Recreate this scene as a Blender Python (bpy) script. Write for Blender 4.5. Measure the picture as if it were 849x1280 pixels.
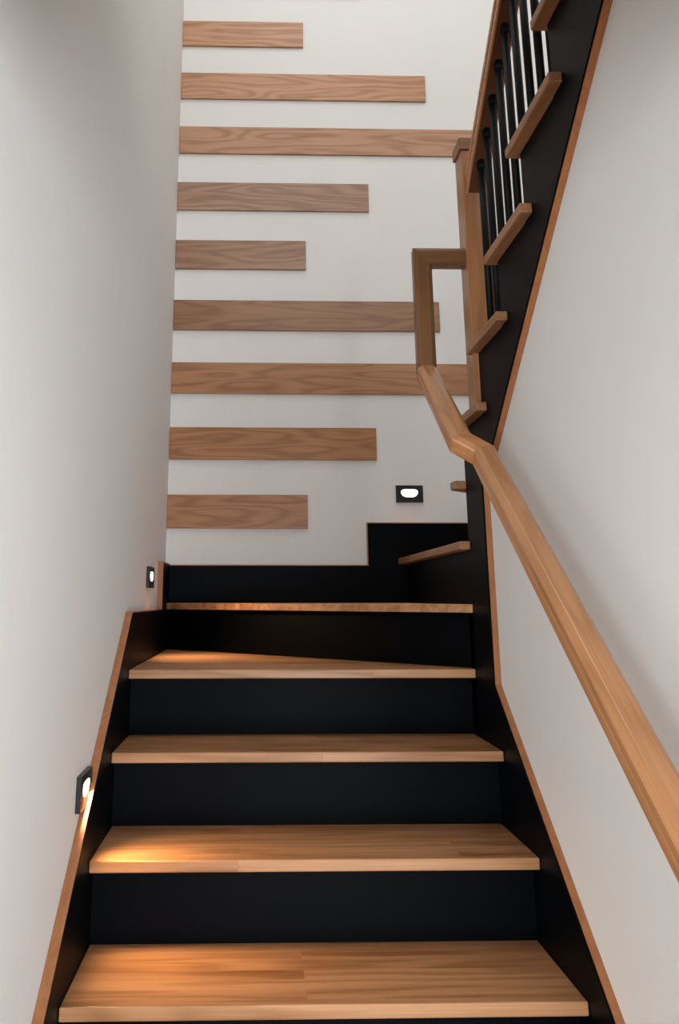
import bpy, bmesh, math, random
from mathutils import Vector, Matrix, Euler

# ------------------------------------------------------------------ clear
for o in list(bpy.data.objects):
    bpy.data.objects.remove(o, do_unlink=True)
scn = bpy.context.scene
C = scn.collection
random.seed(7)

# ------------------------------------------------------------------ camera
W_PX, H_PX = 849.0, 1280.0
F_PX, PX, PY = 1094.1084, 349.5384, 455.2228
cam_d = bpy.data.cameras.new('camera')
cam_d.sensor_fit = 'VERTICAL'
cam_d.sensor_height = 36.0
cam_d.lens = F_PX / H_PX * 36.0
cam_d.shift_x = (W_PX / 2 - PX) / H_PX
cam_d.shift_y = (PY - H_PX / 2) / H_PX
cam_d.clip_start = 0.02
cam = bpy.data.objects.new('camera', cam_d)
C.objects.link(cam)
M = Matrix.Rotation(-0.0253, 3, 'Z') @ Matrix.Rotation(0.2629, 3, 'X')
right, fwd, up = M.col[0], M.col[1], M.col[2]
cam.matrix_world = Matrix(((right.x, up.x, -fwd.x, 0.3833), (right.y, up.y, -fwd.y, -1.8919),
                           (right.z, up.z, -fwd.z, 0.9125), (0, 0, 0, 1)))
scn.camera = cam

# ------------------------------------------------------------------ world, daylight, exposure
wd = bpy.data.worlds.new('world'); scn.world = wd
wd.use_nodes = True
bg = wd.node_tree.nodes['Background']
bg.inputs[0].default_value = (0.80, 0.88, 1.0, 1)
bg.inputs[1].default_value = 1.0
vs = scn.view_settings
vs.view_transform = 'Standard'; vs.look = 'None'; vs.gamma = 1.0; vs.exposure = 0.13
vs.use_curve_mapping = False

def area(name, loc, aim, sx, sy, power, col):
    d = bpy.data.lights.new(name, 'AREA'); d.shape = 'RECTANGLE'
    d.size = sx; d.size_y = sy; d.energy = power; d.color = col
    o = bpy.data.objects.new(name, d); C.objects.link(o)
    o.location = loc
    o.rotation_euler = (Vector(aim) - Vector(loc)).to_track_quat('-Z', 'Y').to_euler()
    return o
# daylight from unseen windows added for it: roof, upstairs and three in the hall
area('daylight_roof_added', (0.80, 0.40, 5.22), (0.80, 0.40, 0), 1.1, 1.5, 17, (1.0, 0.985, 0.97))
area('daylight_upstairs_added', (1.03, -4.62, 3.95), (1.03, 0, 3.95), 1.6, 1.6, 60, (1.0, 0.985, 0.97))
area('daylight_hall_added', (-1.30, -4.62, 0.40), (-1.30, 0, 0.40), 1.6, 1.7, 128, (0.86, 0.935, 1.0))
area('daylight_hall_right_added', (1.90, -4.62, 0.40), (1.90, 0, 0.40), 1.8, 1.7, 160, (0.86, 0.935, 1.0))  # unseen source, added to brighten the left wall from the right
area('daylight_side_added', (-2.98, -2.9, 0.40), (0, -2.9, 0.40), 2.0, 1.7, 8, (0.86, 0.935, 1.0))

# ------------------------------------------------------------------ helpers
def prop(o, label=None, cat=None, group=None, kind=None):
    if label: o['label'] = label
    if cat: o['category'] = cat
    if group: o['group'] = group
    if kind: o['kind'] = kind
    return o

def empty(name, loc, label, cat, group=None):
    o = bpy.data.objects.new(name, None); C.objects.link(o)
    o.location = loc; o.empty_display_size = 0.1
    return prop(o, label, cat, group)

ORIG = {}
def link(name, bm, mat, parent=None, smooth=False, bevel=0.0, seg=2):
    """bm is in world coordinates; the object's origin goes to its middle"""
    bmesh.ops.recalc_face_normals(bm, faces=bm.faces[:])
    if bevel:
        es = [e for e in bm.edges if len(e.link_faces) == 2 and e.calc_face_angle(0) > 0.35]
        bmesh.ops.bevel(bm, geom=es, offset=bevel, segments=seg, profile=0.5, affect='EDGES', clamp_overlap=True)
    lo = Vector((min(v.co[i] for v in bm.verts) for i in range(3)))
    hi = Vector((max(v.co[i] for v in bm.verts) for i in range(3)))
    c = (lo + hi) / 2
    for v in bm.verts: v.co -= c
    me = bpy.data.meshes.new(name); bm.to_mesh(me); bm.free()
    if smooth:
        for p in me.polygons: p.use_smooth = True
    if isinstance(mat, (list, tuple)):
        for m in mat: me.materials.append(m)
    else: me.materials.append(mat)
    o = bpy.data.objects.new(name, me); C.objects.link(o)
    base = ORIG.get(parent.name, Vector(parent.location)) if parent else Vector((0, 0, 0))
    o.location = c - base
    if parent: o.parent = parent
    ORIG[o.name] = c
    return o

def prism(bm, poly, axis, lo, hi):
    """extrude a 2-D polygon along an axis. axis 'x': poly=(y,z); 'y': (x,z); 'z': (x,y)"""
    def P(p, t):
        return (t, p[0], p[1]) if axis == 'x' else ((p[0], t, p[1]) if axis == 'y' else (p[0], p[1], t))
    a = [bm.verts.new(P(p, lo)) for p in poly]; b = [bm.verts.new(P(p, hi)) for p in poly]
    n = len(poly)
    bm.faces.new(a[::-1]); bm.faces.new(b)
    for i in range(n): bm.faces.new((a[i], a[(i + 1) % n], b[(i + 1) % n], b[i]))
    return bm
def PR(poly, axis, lo, hi): return prism(bmesh.new(), poly, axis, lo, hi)
def BX(x0, x1, y0, y1, z0, z1): return PR([(x0, y0), (x1, y0), (x1, y1), (x0, y1)], 'z', z0, z1)
def strip(p, q, t, axis, lo, hi, side=1):
    """a thin band of thickness t along p-q (2-D), on one side of it"""
    d = Vector((q[0] - p[0], q[1] - p[1])).normalized(); n = Vector((-d.y, d.x)) * t * side
    return PR([p, q, (q[0] + n.x, q[1] + n.y), (p[0] + n.x, p[1] + n.y)], axis, lo, hi)

# ------------------------------------------------------------------ materials
def newmat(name):
    m = bpy.data.materials.new(name); m.use_nodes = True
    nt = m.node_tree
    return m, nt, nt.nodes['Principled BSDF']
def N(nt, t, **kw):
    n = nt.nodes.new(t)
    for k, v in kw.items(): setattr(n, k, v)
    return n
def math_(nt, op, a, b=None):
    n = N(nt, 'ShaderNodeMath', operation=op)
    for i, v in enumerate((a, b)):
        if v is None: continue
        if isinstance(v, (int, float)): n.inputs[i].default_value = v
        else: nt.links.new(v, n.inputs[i])
    return n.outputs[0]

def oak(name, rot=(0, 0, 0), light=(0.50, 0.262, 0.128), dark=(0.30, 0.135, 0.058), staves=False, rough=0.42,
        contour=9.0, arch=0.55):
    """oak: grain runs along the mapped X axis; contour lines of a stretched noise make the arched figure"""
    m, nt, b = newmat(name); L = nt.links.new
    tc = N(nt, 'ShaderNodeTexCoord'); oi = N(nt, 'ShaderNodeObjectInfo')
    mp = N(nt, 'ShaderNodeMapping'); mp.inputs['Rotation'].default_value = rot
    L(tc.outputs['Object'], mp.inputs['Vector'])
    add = N(nt, 'ShaderNodeVectorMath', operation='ADD')
    cx = N(nt, 'ShaderNodeCombineXYZ')
    r = oi.outputs['Random']
    L(math_(nt, 'MULTIPLY', r, 37.0), cx.inputs[0]); L(math_(nt, 'MULTIPLY', r, 91.0), cx.inputs[1]); L(math_(nt, 'MULTIPLY', r, 53.0), cx.inputs[2])
    L(mp.outputs[0], add.inputs[0]); L(cx.outputs[0], add.inputs[1])
    vec = add.outputs[0]
    stv = None
    if staves:
        br = N(nt, 'ShaderNodeTexBrick'); br.offset = 0.43; br.offset_frequency = 2; br.squash = 1.0
        br.inputs['Color1'].default_value = (0, 0, 0, 1); br.inputs['Color2'].default_value = (1, 1, 1, 1)
        br.inputs['Mortar'].default_value = (0.35, 0.35, 0.35, 1)
        br.inputs['Scale'].default_value = 1.0; br.inputs['Mortar Size'].default_value = 0.0006
        br.inputs['Brick Width'].default_value = 1.15; br.inputs['Row Height'].default_value = 0.046
        L(vec, br.inputs['Vector'])
        stv = br.outputs['Color']
        off = N(nt, 'ShaderNodeVectorMath', operation='MULTIPLY_ADD')
        L(stv, off.inputs[0]); off.inputs[1].default_value = (9.0, 7.0, 5.0); L(vec, off.inputs[2])
        vec = off.outputs[0]
    def noise(sc, scale, detail=2.0, rough_=0.5):
        k = N(nt, 'ShaderNodeMapping'); k.inputs['Scale'].default_value = sc
        L(vec, k.inputs['Vector'])
        n = N(nt, 'ShaderNodeTexNoise'); n.inputs['Scale'].default_value = scale
        n.inputs['Detail'].default_value = detail; n.inputs['Roughness'].default_value = rough_
        L(k.outputs[0], n.inputs['Vector']); return n.outputs['Fac']
    big = noise((1.0, 8.0, 8.0), 1.6, 1.5, 0.45)
    ring = math_(nt, 'SINE', math_(nt, 'MULTIPLY', big, contour * 6.28))
    ring = math_(nt, 'MULTIPLY_ADD', ring, 0.5); ring.node.inputs[2].default_value = 0.5
    ring = math_(nt, 'POWER', ring, 1.8)
    pores = noise((3.0, 160.0, 160.0), 1.6, 3.0, 0.6)
    med = noise((1.2, 26.0, 26.0), 1.5, 3.0, 0.55)
    f = math_(nt, 'MULTIPLY', ring, arch)
    f = math_(nt, 'ADD', f, math_(nt, 'MULTIPLY', pores, 0.55))
    f = math_(nt, 'ADD', f, math_(nt, 'MULTIPLY', med, 0.55))
    if staves:
        bw = N(nt, 'ShaderNodeRGBToBW'); L(stv, bw.inputs[0])
        f = math_(nt, 'ADD', f, math_(nt, 'MULTIPLY', bw.outputs[0], 0.30))
    else:
        f = math_(nt, 'ADD', f, math_(nt, 'MULTIPLY', r, 0.15))
    ramp = N(nt, 'ShaderNodeValToRGB')
    ramp.color_ramp.elements[0].position = 0.30; ramp.color_ramp.elements[0].color = (*light, 1)
    ramp.color_ramp.elements[1].position = 1.25 if False else 1.0; ramp.color_ramp.elements[1].color = (*dark, 1)
    L(math_(nt, 'MULTIPLY', f, 0.82), ramp.inputs[0])
    L(ramp.outputs[0], b.inputs['Base Color'])
    b.inputs['Roughness'].default_value = rough
    b.inputs['Specular IOR Level'].default_value = 0.4
    bu = N(nt, 'ShaderNodeBump'); bu.inputs['Strength'].default_value = 0.10; bu.inputs['Distance'].default_value = 0.002
    L(pores, bu.inputs['Height']); L(bu.outputs[0], b.inputs['Normal'])
    return m

def paint(name, col, rough=0.6, grain=260.0, strength=0.12, spec=0.3, dist=0.001):
    m, nt, b = newmat(name); L = nt.links.new
    tc = N(nt, 'ShaderNodeTexCoord')
    n = N(nt, 'ShaderNodeTexNoise'); n.inputs['Scale'].default_value = grain; n.inputs['Detail'].default_value = 3
    L(tc.outputs['Object'], n.inputs['Vector'])
    n2 = N(nt, 'ShaderNodeTexNoise'); n2.inputs['Scale'].default_value = 1.7; n2.inputs['Detail'].default_value = 3
    L(tc.outputs['Object'], n2.inputs['Vector'])
    mx = N(nt, 'ShaderNodeMix', data_type='RGBA')
    mx.inputs['A'].default_value = (*[c * 0.965 for c in col], 1); mx.inputs['B'].default_value = (*[min(1, c * 1.03) for c in col], 1)
    L(n2.outputs['Fac'], mx.inputs['Factor']); L(mx.outputs['Result'], b.inputs['Base Color'])
    b.inputs['Roughness'].default_value = rough; b.inputs['Specular IOR Level'].default_value = spec
    bu = N(nt, 'ShaderNodeBump'); bu.inputs['Strength'].default_value = strength; bu.inputs['Distance'].default_value = dist
    L(n.outputs['Fac'], bu.inputs['Height']); L(bu.outputs[0], b.inputs['Normal'])
    return m

PI = math.pi
SL = math.atan2(0.18, 0.25)
m_wall = paint('wall_paint', (0.79, 0.783, 0.762), 0.75, 140.0, 0.25, 0.2, 0.002)
m_ceil = paint('ceiling_paint', (0.82, 0.81, 0.80), 0.8, 120.0, 0.1)
m_black = paint('black_lacquer', (0.0016, 0.0022, 0.0034), 0.45, 420.0, 0.06, 0.05, 0.0006)
m_metal = paint('black_powder_coat', (0.004, 0.0042, 0.005), 0.5, 500.0, 0.04, 0.15, 0.0004)
m_plate = paint('black_plate', (0.014, 0.014, 0.015), 0.4, 500.0, 0.03, 0.4, 0.0004)
m_floor = oak('floor_oak', staves=True, light=(0.42, 0.25, 0.14), dark=(0.26, 0.14, 0.07))
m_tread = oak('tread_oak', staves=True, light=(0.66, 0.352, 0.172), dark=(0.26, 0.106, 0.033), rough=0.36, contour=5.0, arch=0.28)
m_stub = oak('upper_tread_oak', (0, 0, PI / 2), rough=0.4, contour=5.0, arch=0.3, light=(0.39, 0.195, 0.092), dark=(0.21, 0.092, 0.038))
m_trimx = oak('edge_oak_x', arch=0.2, light=(0.42, 0.170, 0.066), dark=(0.24, 0.088, 0.030))
m_trimy = oak('edge_oak_y', (0, 0, PI / 2), arch=0.2, light=(0.42, 0.170, 0.066), dark=(0.24, 0.088, 0.030))
m_trimz = oak('edge_oak_z', (0, PI / 2, 0), arch=0.2, light=(0.42, 0.170, 0.066), dark=(0.24, 0.088, 0.030))
m_cap = oak('newel_cap_oak', arch=0.2, light=(0.33, 0.165, 0.085), dark=(0.19, 0.085, 0.04))
m_post = oak('newel_oak', (0, PI / 2, 0), arch=0.3, rough=0.3, light=(0.45, 0.21, 0.088), dark=(0.26, 0.105, 0.038))
m_added_frame = paint('added_window_frame_white', (0.75, 0.75, 0.74), 0.4, 300, 0.03)
def plank_mat(t, sheen_grey):  # greying and lightening paint daylight sheen into the upper planks
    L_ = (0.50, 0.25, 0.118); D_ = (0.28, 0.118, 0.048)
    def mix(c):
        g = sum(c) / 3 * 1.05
        return tuple((v * (1 - sheen_grey) + g * sheen_grey) * t for v in c)
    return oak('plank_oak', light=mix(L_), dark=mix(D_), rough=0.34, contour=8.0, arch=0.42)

# ------------------------------------------------------------------ dimensions
R, G, TH = 0.18, 0.25, 0.0245          # riser, going, tread thickness
A, B = 0.02, 1.015                     # faces of the two stringers of the lower flight
NO = 0.058                             # nosing overhang
XR = 2.05                              # far side of the upper flight
ZF = -3 * R                            # the hall floor, three more steps down, out of frame
YB = 1.882                             # back wall
YS = 1.862                             # face of the black skirting on the back wall

# ------------------------------------------------------------------ the room
def structure(name, bm, mat, parent=None):
    o = link(name, bm, mat, parent)
    if not parent: prop(o, kind='structure')
    return o
def boxes(*bs):
    bm = bmesh.new()
    for x0, x1, y0, y1, z0, z1 in bs: prism(bm, [(x0, y0), (x1, y0), (x1, y1), (x0, y1)], 'z', z0, z1)
    return bm
structure('floor', BX(-3.15, 3.25, -4.75, 2.05, ZF - 0.12, ZF), m_floor)
structure('wall_left', PR([(-1.15, ZF), (2.03, ZF), (2.03, 5.30), (-4.60, 5.30), (-4.60, 2.52), (-1.15, 2.52)], 'x', -0.15, 0.0), m_wall)
structure('wall_back', BX(0.0, 2.07, YB, 2.03, ZF, 5.30), m_wall)
structure('wall_right', PR([(-1.25, ZF), (2.03, ZF), (2.03, 5.30), (-4.60, 5.30), (-4.60, 2.52), (-1.25, 2.52)], 'x', 2.07, 2.22), m_wall)
structure('wall_cupboard', BX(1.135, 2.07, -1.25, -1.15, ZF, 2.52), m_wall)
structure('wall_hall_right', BX(2.22, 3.15, -1.25, -1.10, ZF, 2.52), m_wall)
structure('wall_side_right', BX(3.0, 3.15, -4.60, -1.25, ZF, 2.52), m_wall)
# wall under the upper flight, between the two flights
def low(y): return 1.385 - 0.72 * (y - 0.51)
structure('wall_middle', PR([(-1.25, ZF), (0.745, ZF), (0.745, 1.385), (0.51, 1.385), (-1.05, low(-1.05)), (-1.05, 2.52), (-1.25, 2.52)], 'x', 1.035, 1.135), m_wall)
# the hall behind the camera opens to the left; unseen windows added in its far wall and side wall
structure('wall_light_blocker', BX(0.0, 1.035, -1.25, -1.13, 1.62, 2.46), m_wall)  # unseen, added to keep hall light off the near upper walls
structure('wall_hall', BX(-3.0, -0.15, -1.15, -1.0, ZF, 2.52), m_wall)
structure('wall_side', boxes((-3.15, -3.0, -4.6, -3.9, ZF, 2.52), (-3.15, -3.0, -1.9, -1.0, ZF, 2.52), (-3.15, -3.0, -3.9, -1.9, ZF, -0.45), (-3.15, -3.0, -3.9, -1.9, 1.25, 2.52)), m_wall)
structure('wall_front', boxes((-3.15, -2.1, -4.75, -4.60, ZF, 2.7), (-0.5, 1.0, -4.75, -4.60, ZF, 2.7), (2.8, 3.15, -4.75, -4.60, ZF, 2.7), (1.0, 2.8, -4.75, -4.60, ZF, -0.45), (1.0, 2.8, -4.75, -4.60, 1.25, 2.7),
          (-2.1, -0.5, -4.75, -4.60, ZF, -0.45), (-2.1, -0.5, -4.75, -4.60, 1.25, 2.7), (0.0, 0.23, -4.75, -4.60, 2.7, 5.3), (1.83, 2.07, -4.75, -4.60, 2.7, 5.3), (0.23, 1.83, -4.75, -4.60, 2.7, 3.15), (0.23, 1.83, -4.75, -4.60, 4.75, 5.3)), m_wall)
structure('floor_upper', boxes((-3.0, 0.0, -4.60, -1.40, 2.52, 2.70), (0.0, 1.03, -4.60, -0.38, 2.46, 2.70), (1.03, 3.0, -4.60, -1.24, 2.52, 2.70), (-3.0, -0.15, -1.40, -1.0, 2.52, 2.70)), m_ceil)  # slab above the lower flight extended, unseen, to block roof light
structure('ceiling', boxes((0.0, 0.25, -4.6, YB, 5.25, 5.40), (1.35, 2.07, -4.6, YB, 5.25, 5.40), (0.25, 1.35, -4.6, -0.35, 5.25, 5.40), (0.25, 1.35, 1.15, YB, 5.25, 5.40)), m_ceil)
def window(n, x0, x1, y0, y1, z0, z1, axis):  # frame of an unseen window added for the daylight
    f = 0.05; bm = bmesh.new()
    if axis == 'y':
        for a0, a1, c0, c1 in ((x0, x1, z0, z0 + f), (x0, x1, z1 - f, z1), (x0, x0 + f, z0 + f, z1 - f), (x1 - f, x1, z0 + f, z1 - f)):
            prism(bm, [(a0, c0), (a1, c0), (a1, c1), (a0, c1)], 'y', y0, y1)
    else:
        for a0, a1, c0, c1 in ((x0, x1, y0, y0 + f), (x0, x1, y1 - f, y1), (x0, x0 + f, y0 + f, y1 - f), (x1 - f, x1, y0 + f, y1 - f)):
            prism(bm, [(a0, c0), (a1, c0), (a1, c1), (a0, c1)], 'z', z0, z1)
    structure('added_window_%d' % n, bm, m_added_frame)
window(1, -2.1, -0.5, -4.70, -4.64, -0.45, 1.25, 'y')
window(2, 1.0, 2.8, -4.70, -4.64, -0.45, 1.25, 'y')  # frame of the added right-hand hall window
window(4, 0.23, 1.83, -4.70, -4.64, 3.15, 4.75, 'y')
window(3, 0.25, 1.35, -0.35, 1.15, 5.30, 5.36, 'z')

# ------------------------------------------------------------------ staircase
st = empty('staircase', (0.52, -0.75, ZF), 'oak tread winder staircase with black risers and black stringers', 'staircase')

def tread(poly, k, mat):
    return link('tread', PR(poly, 'z', k * R - TH, k * R), mat, st, bevel=0.003)
def riser(bm): return link('riser', bm, m_black, st)
E_ = 0.0006
for k in range(-2, 4):
    y0 = (k - 1) * G
    tread([(A + E_, y0), (B - E_, y0), (B - E_, y0 + G + NO + 0.016), (A + E_, y0 + G + NO + 0.016)], k, m_tread)
for k in range(-2, 5):
    y0 = (k - 1) * G + NO
    riser(BX(A + E_, B - E_, y0, y0 + 0.016, (k - 1) * R, k * R - TH))
# winders of the turn
L5, R5 = (A + E_, 1.845), (B - E_, 0.80)
tread([(A + E_, 0.75), (B - E_, 0.75), (B - E_, 0.82), (B - E_, 0.83), (A + E_, 1.861)], 4, m_tread)
riser(PR([L5, R5, (R5[0], R5[1] + 0.022), (L5[0], L5[1] + 0.016)], 'z', 4 * R, 5 * R - TH))
tread([(A + E_, 1.771), (B - E_, 0.744), (B - E_, 0.753), (1.033, 0.753), (1.033, 1.8615), (A + E_, 1.8615)], 5, m_tread)
riser(BX(1.016, 1.033, 0.753, 1.8615, 5 * R, 6 * R - TH))
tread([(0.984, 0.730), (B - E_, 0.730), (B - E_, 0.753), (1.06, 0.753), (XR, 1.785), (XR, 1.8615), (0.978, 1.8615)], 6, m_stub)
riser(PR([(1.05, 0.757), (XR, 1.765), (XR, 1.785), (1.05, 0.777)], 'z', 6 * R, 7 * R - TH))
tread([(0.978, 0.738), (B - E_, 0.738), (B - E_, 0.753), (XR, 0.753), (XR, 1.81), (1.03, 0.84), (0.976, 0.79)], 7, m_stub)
def ry(k): return 0.51 - (k - 9) * G          # face of riser k in the upper flight
TOP = 14
for k in range(8, TOP + 1):
    ny, near, rr = ry(k) + 0.024, 0.2016 - (k - 9) * G, ry(k + 1)
    if k == 8: ny = 0.776
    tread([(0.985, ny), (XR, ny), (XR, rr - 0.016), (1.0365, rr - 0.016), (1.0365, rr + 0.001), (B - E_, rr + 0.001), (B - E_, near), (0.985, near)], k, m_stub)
    r0 = 0.753 if k == 8 else ry(k)
    riser(BX(1.0365, XR, r0 - 0.016, r0, (k - 1) * R, k * R - TH))
riser(BX(1.0365, XR, ry(15) - 0.005, ry(15), TOP * R, 15 * R - 0.2))

# stringers with their oak edge bands
def lt(y): return 0.3089 + 0.738 * (y - 0.0063)
yl0 = 0.0063 + (ZF - 0.3089) / 0.738
sl = link('stringer', PR([(yl0, ZF), (YS, ZF), (YS, 1.053), (1.607, 1.053), (1.607, 0.875), (0.782, 0.875)], 'x', 0.0005, A), m_black, st)
prop(sl, 'black stringer along the left wall')
TB = 0.0035
link('edge_band', strip((yl0, ZF), (0.782, 0.875), TB, 'x', 0.0005, A + 0.0006), m_trimy, sl, bevel=0.0008, seg=1)
link('edge_band', strip((0.782, 0.875), (1.607, 0.875), TB, 'x', 0.0005, A + 0.0006), m_trimy, sl)
link('edge_band', strip((1.607, 0.875), (1.607, 1.0565), TB, 'x', 0.0005, A + 0.0006), m_trimz, sl)
link('edge_band', strip((1.607, 1.053), (YS, 1.053), TB, 'x', 0.0005, A + 0.0006), m_trimy, sl)

def lr(y): return 0.296 + 0.734 * (y - 0.02)
yr0 = 0.02 + (ZF - 0.296) / 0.734
YV = 0.560                                     # vertical oak edge on the middle wall
s2 = link('stringer', PR([(yr0, ZF), (YV + 0.002, ZF), (YV + 0.002, lr(YV + 0.002))], 'x', B, 1.0345), m_black, st)
prop(s2, 'black stringer of the lower flight on the middle wall')
link('edge_band', strip((yr0, ZF), (YV, lr(YV)), TB, 'x', B + 0.004, 1.0355), m_trimy, s2)
def ub(y): return 1.3213 - 0.708 * (y - 0.4214)
up_poly = [(0.752, ZF), (YV + 0.002, ZF), (YV + 0.002, ub(YV + 0.002)), (-1.24, ub(-1.24)), (-1.24, TOP * R - TH)]
for k in range(TOP, 8, -1):
    up_poly += [(ry(k + 1) if k < TOP else -1.24, k * R - TH), (ry(k), k * R - TH)]
    up_poly += [(ry(k), (k - 1) * R - TH)]
up_poly += [(0.752, 8 * R - TH)]
pp = []
for p in up_poly:
    if not pp or (abs(p[0] - pp[-1][0]) + abs(p[1] - pp[-1][1])) > 1e-5: pp.append(p)
s3 = link('stringer', PR(pp, 'x', B, 1.0345), m_black, st)
prop(s3, 'black notched stringer of the upper flight')
link('edge_band', strip((YV, lr(YV)), (YV, ub(YV) + 0.002), TB, 'x', B + 0.004, 1.0355), m_trimz, s3)
link('edge_band', strip((YV, ub(YV)), (-1.24, ub(-1.24)), TB, 'x', B + 0.004, 1.0355, 1), m_trimy, s3)
# black stepped skirting on the back wall
sk = link('skirting', PR([(A, ZF), (XR, ZF), (XR, 1.406), (1.66, 1.406), (1.66, 1.226), (0.852, 1.226), (0.852, 1.050), (A, 1.050)], 'y', YS, YB - 0.0005), m_black, st)
for p, q, mt in (((0.0, 1.050), (0.8485, 1.050), m_trimx), ((0.852, 1.050), (0.852, 1.2295), m_trimz), ((0.852, 1.226), (1.66, 1.226), m_trimx), ((1.66, 1.226), (1.66, 1.4095), m_trimz), ((1.66, 1.406), (XR, 1.406), m_trimx)):
    link('edge_band', strip(p, q, TB, 'y', YS - 0.0006, YB - 0.0005), mt, sk)

# ------------------------------------------------------------------ swept rails
def rail_profile(w, h, channel=False):
    """(across, up) points, top at up=0: rounded shoulders, a groove on either side"""
    e = w / 2
    half = [(e - 0.0135, 0.0), (e - 0.0115, -0.0006), (e - 0.003, -0.0072), (e, -0.0115), (e, -h * 0.46), (e - 0.0065, -h * 0.52), (e - 0.0065, -h * 0.60),
            (e - 0.0015, -h * 0.68), (e - 0.0015, -h + 0.003), (e - 0.0045, -h)]
    if channel: half += [(0.0225, -h), (0.0225, -h + 0.008)]
    return half + [(-x, y) for x, y in half[::-1]]
def sweep(pts, prof, across, upv, mitre0=None, mitre1=None):
    """list of bmesh, one for each straight piece; neighbours meet in a mitre"""
    pts = [Vector(p) for p in pts]
    d = [(pts[i + 1] - pts[i]).normalized() for i in range(len(pts) - 1)]
    ring = [pts[0] + Vector(across) * x + Vector(upv) * y for x, y in prof]
    def proj_plane(rg, dv, p, n): return [q + dv * ((p - q).dot(n) / dv.dot(n)) for q in rg]
    ring = proj_plane(ring, d[0], pts[0], mitre0 or d[0]); out = []
    for i in range(len(d)):
        n = (d[i] + d[i + 1]).normalized() if i + 1 < len(d) else (mitre1 or d[i])
        nxt = proj_plane(ring, d[i], pts[i + 1], n)
        bm = bmesh.new()
        a = [bm.verts.new(v) for v in ring]; b = [bm.verts.new(v) for v in nxt]
        k = len(a); bm.faces.new(a[::-1]); bm.faces.new(b)
        for j in range(k): bm.faces.new((a[j], a[(j + 1) % k], b[(j + 1) % k], b[j]))
        out.append(bm); ring = nxt
    return out

# handrail of the lower flight: along the wall, a jog, on up, upright and back to the newel
hr = empty('stair_handrail', (0.92, -0.6, 0.75), 'grooved oak handrail rising along the right wall and jogging over to the newel', 'handrail')
def rz(y, z0): return z0 + 0.722 * y
Y4, X3, ZT = 0.527, 0.8713, 1.9025
path = [(0.92, -1.15, rz(-1.15, 1.163)), (0.92, 0.140, rz(0.140, 1.163)), (X3, 0.158, rz(0.158, 1.183)), (X3, Y4, rz(Y4, 1.183)), (X3, Y4, ZT), (1.0, Y4, ZT)]
nrm = (0, -math.sin(SL), math.cos(SL))
# grain along each piece: map the piece's own direction onto X
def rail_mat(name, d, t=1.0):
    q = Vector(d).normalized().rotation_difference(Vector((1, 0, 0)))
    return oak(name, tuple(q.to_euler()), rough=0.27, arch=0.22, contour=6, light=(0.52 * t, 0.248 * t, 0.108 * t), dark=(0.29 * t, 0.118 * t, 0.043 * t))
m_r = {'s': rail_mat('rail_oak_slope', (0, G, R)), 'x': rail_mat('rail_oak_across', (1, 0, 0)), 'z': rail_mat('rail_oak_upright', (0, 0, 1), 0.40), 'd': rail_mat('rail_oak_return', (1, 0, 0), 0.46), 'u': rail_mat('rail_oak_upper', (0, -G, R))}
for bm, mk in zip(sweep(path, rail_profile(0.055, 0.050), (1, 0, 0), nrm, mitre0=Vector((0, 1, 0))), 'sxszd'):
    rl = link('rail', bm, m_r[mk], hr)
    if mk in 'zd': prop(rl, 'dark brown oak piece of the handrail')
# brackets that hold the rail to the wall (under the rail)
def tube(bm, pts, r, n=10):
    pts = [Vector(p) for p in pts]; rings = []
    for i, p in enumerate(pts):
        d = (pts[min(i + 1, len(pts) - 1)] - pts[max(i - 1, 0)]).normalized()
        a = d.orthogonal().normalized(); b = d.cross(a)
        rings.append([bm.verts.new(p + (a * math.cos(t * 2 * PI / n) + b * math.sin(t * 2 * PI / n)) * r) for t in range(n)])
    for i in range(len(rings) - 1):
        # align ring starts
        best = min(range(n), key=lambda s: (rings[i + 1][s].co - rings[i][0].co - (pts[i + 1] - pts[i])).length)
        rings[i + 1] = rings[i + 1][best:] + rings[i + 1][:best]
        if (rings[i + 1][1].co - rings[i][1].co - (pts[i + 1] - pts[i])).length > (rings[i + 1][-1].co - rings[i][1].co - (pts[i + 1] - pts[i])).length:
            rings[i + 1] = [rings[i + 1][0]] + rings[i + 1][:0:-1]
        for j in range(n): bm.faces.new((rings[i][j], rings[i][(j + 1) % n], rings[i + 1][(j + 1) % n], rings[i + 1][j]))
    bm.faces.new(rings[0][::-1]); bm.faces.new(rings[-1])

# ------------------------------------------------------------------ balustrade of the upper flight
ba = empty('balustrade', (1.04, 0.52, 8 * R), 'black baluster row under a sloping oak handrail with oak newel post', 'balustrade')
NX0, NX1, NY0, NY1 = 1.0, 1.082, 0.514, 0.596
nw = link('newel_post', BX(NX0, NX1, NY0, NY1, 8 * R, 2.243), m_post, ba, bevel=0.003)
link('newel_cap', boxes((NX0 - 0.006, NX1 + 0.006, NY0 - 0.006, NY1 + 0.006, 2.245, 2.284)), m_cap, nw, bevel=0.003)
XB = 1.0375
def rb(y): return 2.100 + 0.745 * (0.512 - y)      # underside of the upper handrail
un = Vector((0, 0.745, 1)).normalized()
h_up = 0.056
q0 = Vector((XB, NY0, rb(NY0))) + un * h_up; q1 = Vector((XB, -1.05, rb(-1.05))) + un * h_up
q0 += (q1 - q0).normalized() * ((NY0 - q0.y) / (q1 - q0).normalized().y)
ur = sweep([q0, q1], rail_profile(0.060, h_up, True), (1, 0, 0), un, mitre0=Vector((0, -1, 0)))
hu = link('handrail', ur[0], m_r['u'], ba)
m_shade = oak('rail_shade_brown', (0, 0, PI / 2), light=(0.13, 0.055, 0.022), dark=(0.07, 0.028, 0.011), arch=0.2)  # dark strip added to paint the shade under the rail
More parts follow.
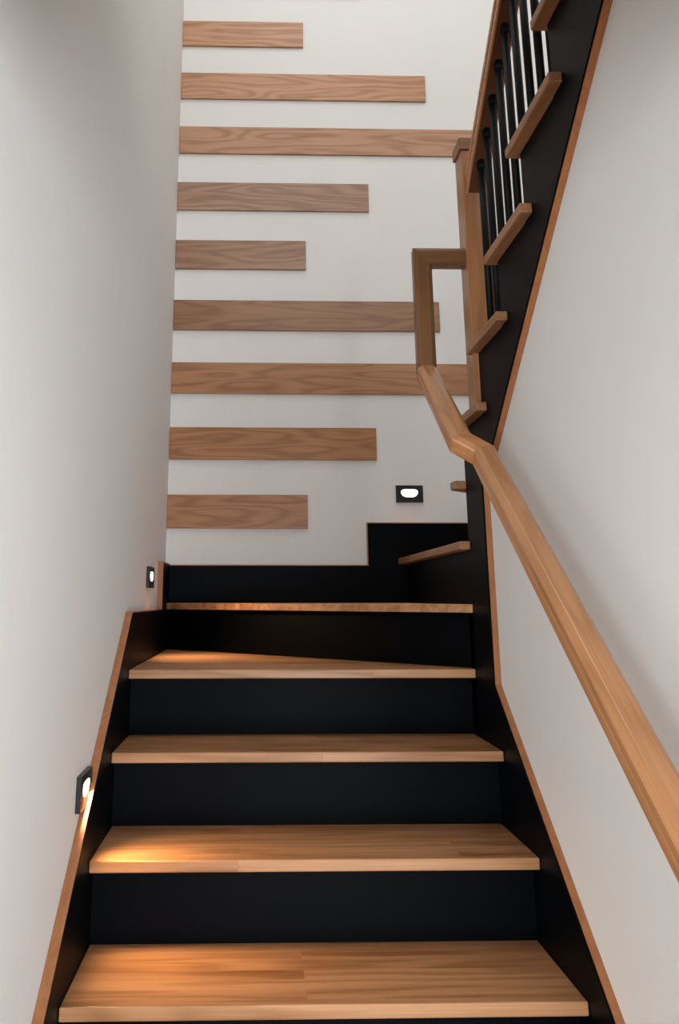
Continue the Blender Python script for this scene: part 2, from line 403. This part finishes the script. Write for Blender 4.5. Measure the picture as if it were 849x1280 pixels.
shade_strip = sweep([q0, q1], [(0.0222, -h_up + 0.0078), (0.0222, -h_up + 0.002), (-0.0222, -h_up + 0.002), (-0.0222, -h_up + 0.0078)], (1, 0, 0), un, mitre0=Vector((0, -1, 0)))
prop(link('underside_shade', shade_strip[0], m_shade, hu), 'dark brown strip painting the shade under the handrail')
y = 0.4365; i = 0
while y > -0.95:
    # tread under this baluster
    k = 9
    while ry(k + 1) > y and k < TOP: k += 1
    bm = bmesh.new(); tube(bm, [(XB + 0.0, y, k * R), (XB, y, rb(y) + 0.012)], 0.0101, 14)
    bl = link('baluster', bm, m_metal, ba, smooth=True)
    bm = bmesh.new(); tube(bm, [(XB, y, rb(y) - 0.016), (XB, y, rb(y) - 0.012), (XB, y, rb(y) + 0.010)], 0.0124, 14)
    link('ferrule', bm, m_metal, bl, smooth=True)
    y -= 0.0785; i += 1

# ------------------------------------------------------------------ oak planks on the back wall
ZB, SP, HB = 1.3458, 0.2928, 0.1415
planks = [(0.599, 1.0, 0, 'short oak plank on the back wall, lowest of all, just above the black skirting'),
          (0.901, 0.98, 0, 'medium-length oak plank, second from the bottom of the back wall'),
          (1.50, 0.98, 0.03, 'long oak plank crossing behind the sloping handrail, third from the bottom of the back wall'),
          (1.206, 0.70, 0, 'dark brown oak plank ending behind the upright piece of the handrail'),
          (0.5995, 0.86, 0.22, 'short oak plank, greyed with painted sheen, on the back wall, fifth from the bottom'),
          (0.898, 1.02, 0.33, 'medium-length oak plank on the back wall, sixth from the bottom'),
          (1.50, 1.22, 0.22, 'long oak plank, paled with painted sheen, reaching behind the top of the newel post'),
          (1.192, 1.32, 0.2, 'oak plank, paled with painted sheen, stopping short of the upper handrail, eighth from the bottom'),
          (0.595, 1.36, 0.2, 'short oak plank, paled with painted sheen, near the top edge of the photo'),
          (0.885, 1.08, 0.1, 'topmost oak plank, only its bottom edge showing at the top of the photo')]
for i, (x1, t, sheen_grey, lab) in enumerate(planks):
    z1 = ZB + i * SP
    o = link('oak_plank', BX(0.0006, x1, 1.8696, YB - 0.0003, z1 - HB, z1), plank_mat(t, sheen_grey), None, bevel=0.0015, seg=1)
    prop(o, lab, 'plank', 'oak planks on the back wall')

# ------------------------------------------------------------------ recessed step lights
m_em, nt, b = newmat('lamp_lens')
b.inputs['Base Color'].default_value = (0.9, 0.85, 0.75, 1)
b.inputs['Emission Color'].default_value = (1.0, 0.72, 0.46, 1)
b.inputs['Emission Strength'].default_value = 7.0
def step_light(loc, s_dir, n_dir, w, h, lab, power):
    """plate with a D-shaped opening (flat top, curved bottom) and a glowing lens in it"""
    root = empty('step_light', loc, lab, 'wall light', 'recessed step lights')
    S, T, Nn = Vector(s_dir), Vector((0, 0, 1)), Vector(n_dir)
    o = Vector(loc)
    def P(s, t, n): return o + S * s + T * t + Nn * n
    ow, oh, oz = w * 0.31, h * 0.24, h * 0.09      # opening: half width, half height, centre
    inner = []
    n = 24
    for j in range(n):
        a = 2 * PI * j / n
        cx, cz = math.cos(a), math.sin(a)
        sx = abs(cx) ** 0.75 * (1 if cx >= 0 else -1)
        sz = (abs(cz) ** 0.55 * 0.78 if cz > 0 else -abs(cz) * 1.18)
        inner.append((sx * ow, sz * oh + oz))
    outer = []
    for j in range(n):                              # the same angles on the rectangle
        a = 2 * PI * j / n
        c, s_ = math.cos(a), math.sin(a)
        k = min((w / 2) / abs(c) if abs(c) > 1e-6 else 9, (h / 2) / abs(s_) if abs(s_) > 1e-6 else 9)
        outer.append((c * k, s_ * k))
    for cs in ((1, 1), (1, -1), (-1, 1), (-1, -1)): # snap the nearest ones to the corners
        j = min(range(n), key=lambda q: (outer[q][0] - cs[0] * w / 2) ** 2 + (outer[q][1] - cs[1] * h / 2) ** 2)
        outer[j] = (cs[0] * w / 2, cs[1] * h / 2)
    d = 0.011
    bm = bmesh.new()
    of = [bm.verts.new(P(s, t, d)) for s, t in outer]; ob = [bm.verts.new(P(s, t, 0.0004)) for s, t in outer]
    jf = [bm.verts.new(P(s, t, d)) for s, t in inner]; jb = [bm.verts.new(P(s, t, 0.0004)) for s, t in inner]
    for j in range(n):
        q = (j + 1) % n
        bm.faces.new((of[j], of[q], jf[q], jf[j])); bm.faces.new((of[j], ob[j], ob[q], of[q]))
        bm.faces.new((jf[j], jf[q], jb[q], jb[j])); bm.faces.new((ob[j], jb[j], jb[q], ob[q]))
    link('faceplate', bm, m_plate, root)
    bm = bmesh.new()
    f = [bm.verts.new(P(s * 0.985, (t - oz) * 0.985 + oz, 0.0100)) for s, t in inner]
    g = [bm.verts.new(P(s * 0.985, (t - oz) * 0.985 + oz, 0.0006)) for s, t in inner]
    bm.faces.new(f); bm.faces.new(g[::-1])
    for j in range(n): bm.faces.new((f[j], g[j], g[(j + 1) % n], f[(j + 1) % n]))
    link('lens', bm, m_em, root)
    # the lamp's own light, thrown out and down onto the steps
    ld = bpy.data.lights.new('step_lamp', 'AREA'); ld.shape = 'RECTANGLE'; ld.size = ow * 1.5; ld.size_y = oh * 1.0
    ld.energy = power; ld.color = (1.0, 0.61, 0.31); ld.spread = math.radians(106)
    lo = bpy.data.objects.new('step_lamp', ld); C.objects.link(lo); lo.parent = root
    lo.location = Nn * 0.0140 + T * (oz - 0.006)
    lo.rotation_euler = (Nn * 0.66 - T * 0.75).to_track_quat('-Z', 'Y').to_euler()
    return root
step_light((0.0, 0.226, 0.509), (0, 1, 0), (1, 0, 0), 0.132, 0.0715, 'black step light on the left wall just above the lower sloping stringer', 1.2)
step_light((0.0, 1.317, 0.989), (0, 1, 0), (1, 0, 0), 0.150, 0.0715, 'small black step light on the left wall near the back corner', 1.2)
step_light((1.038, YB, 1.352), (-1, 0, 0), (0, -1, 0), 0.116, 0.0725, 'black rectangular step light on the back wall above the stepped skirting', 0.35)
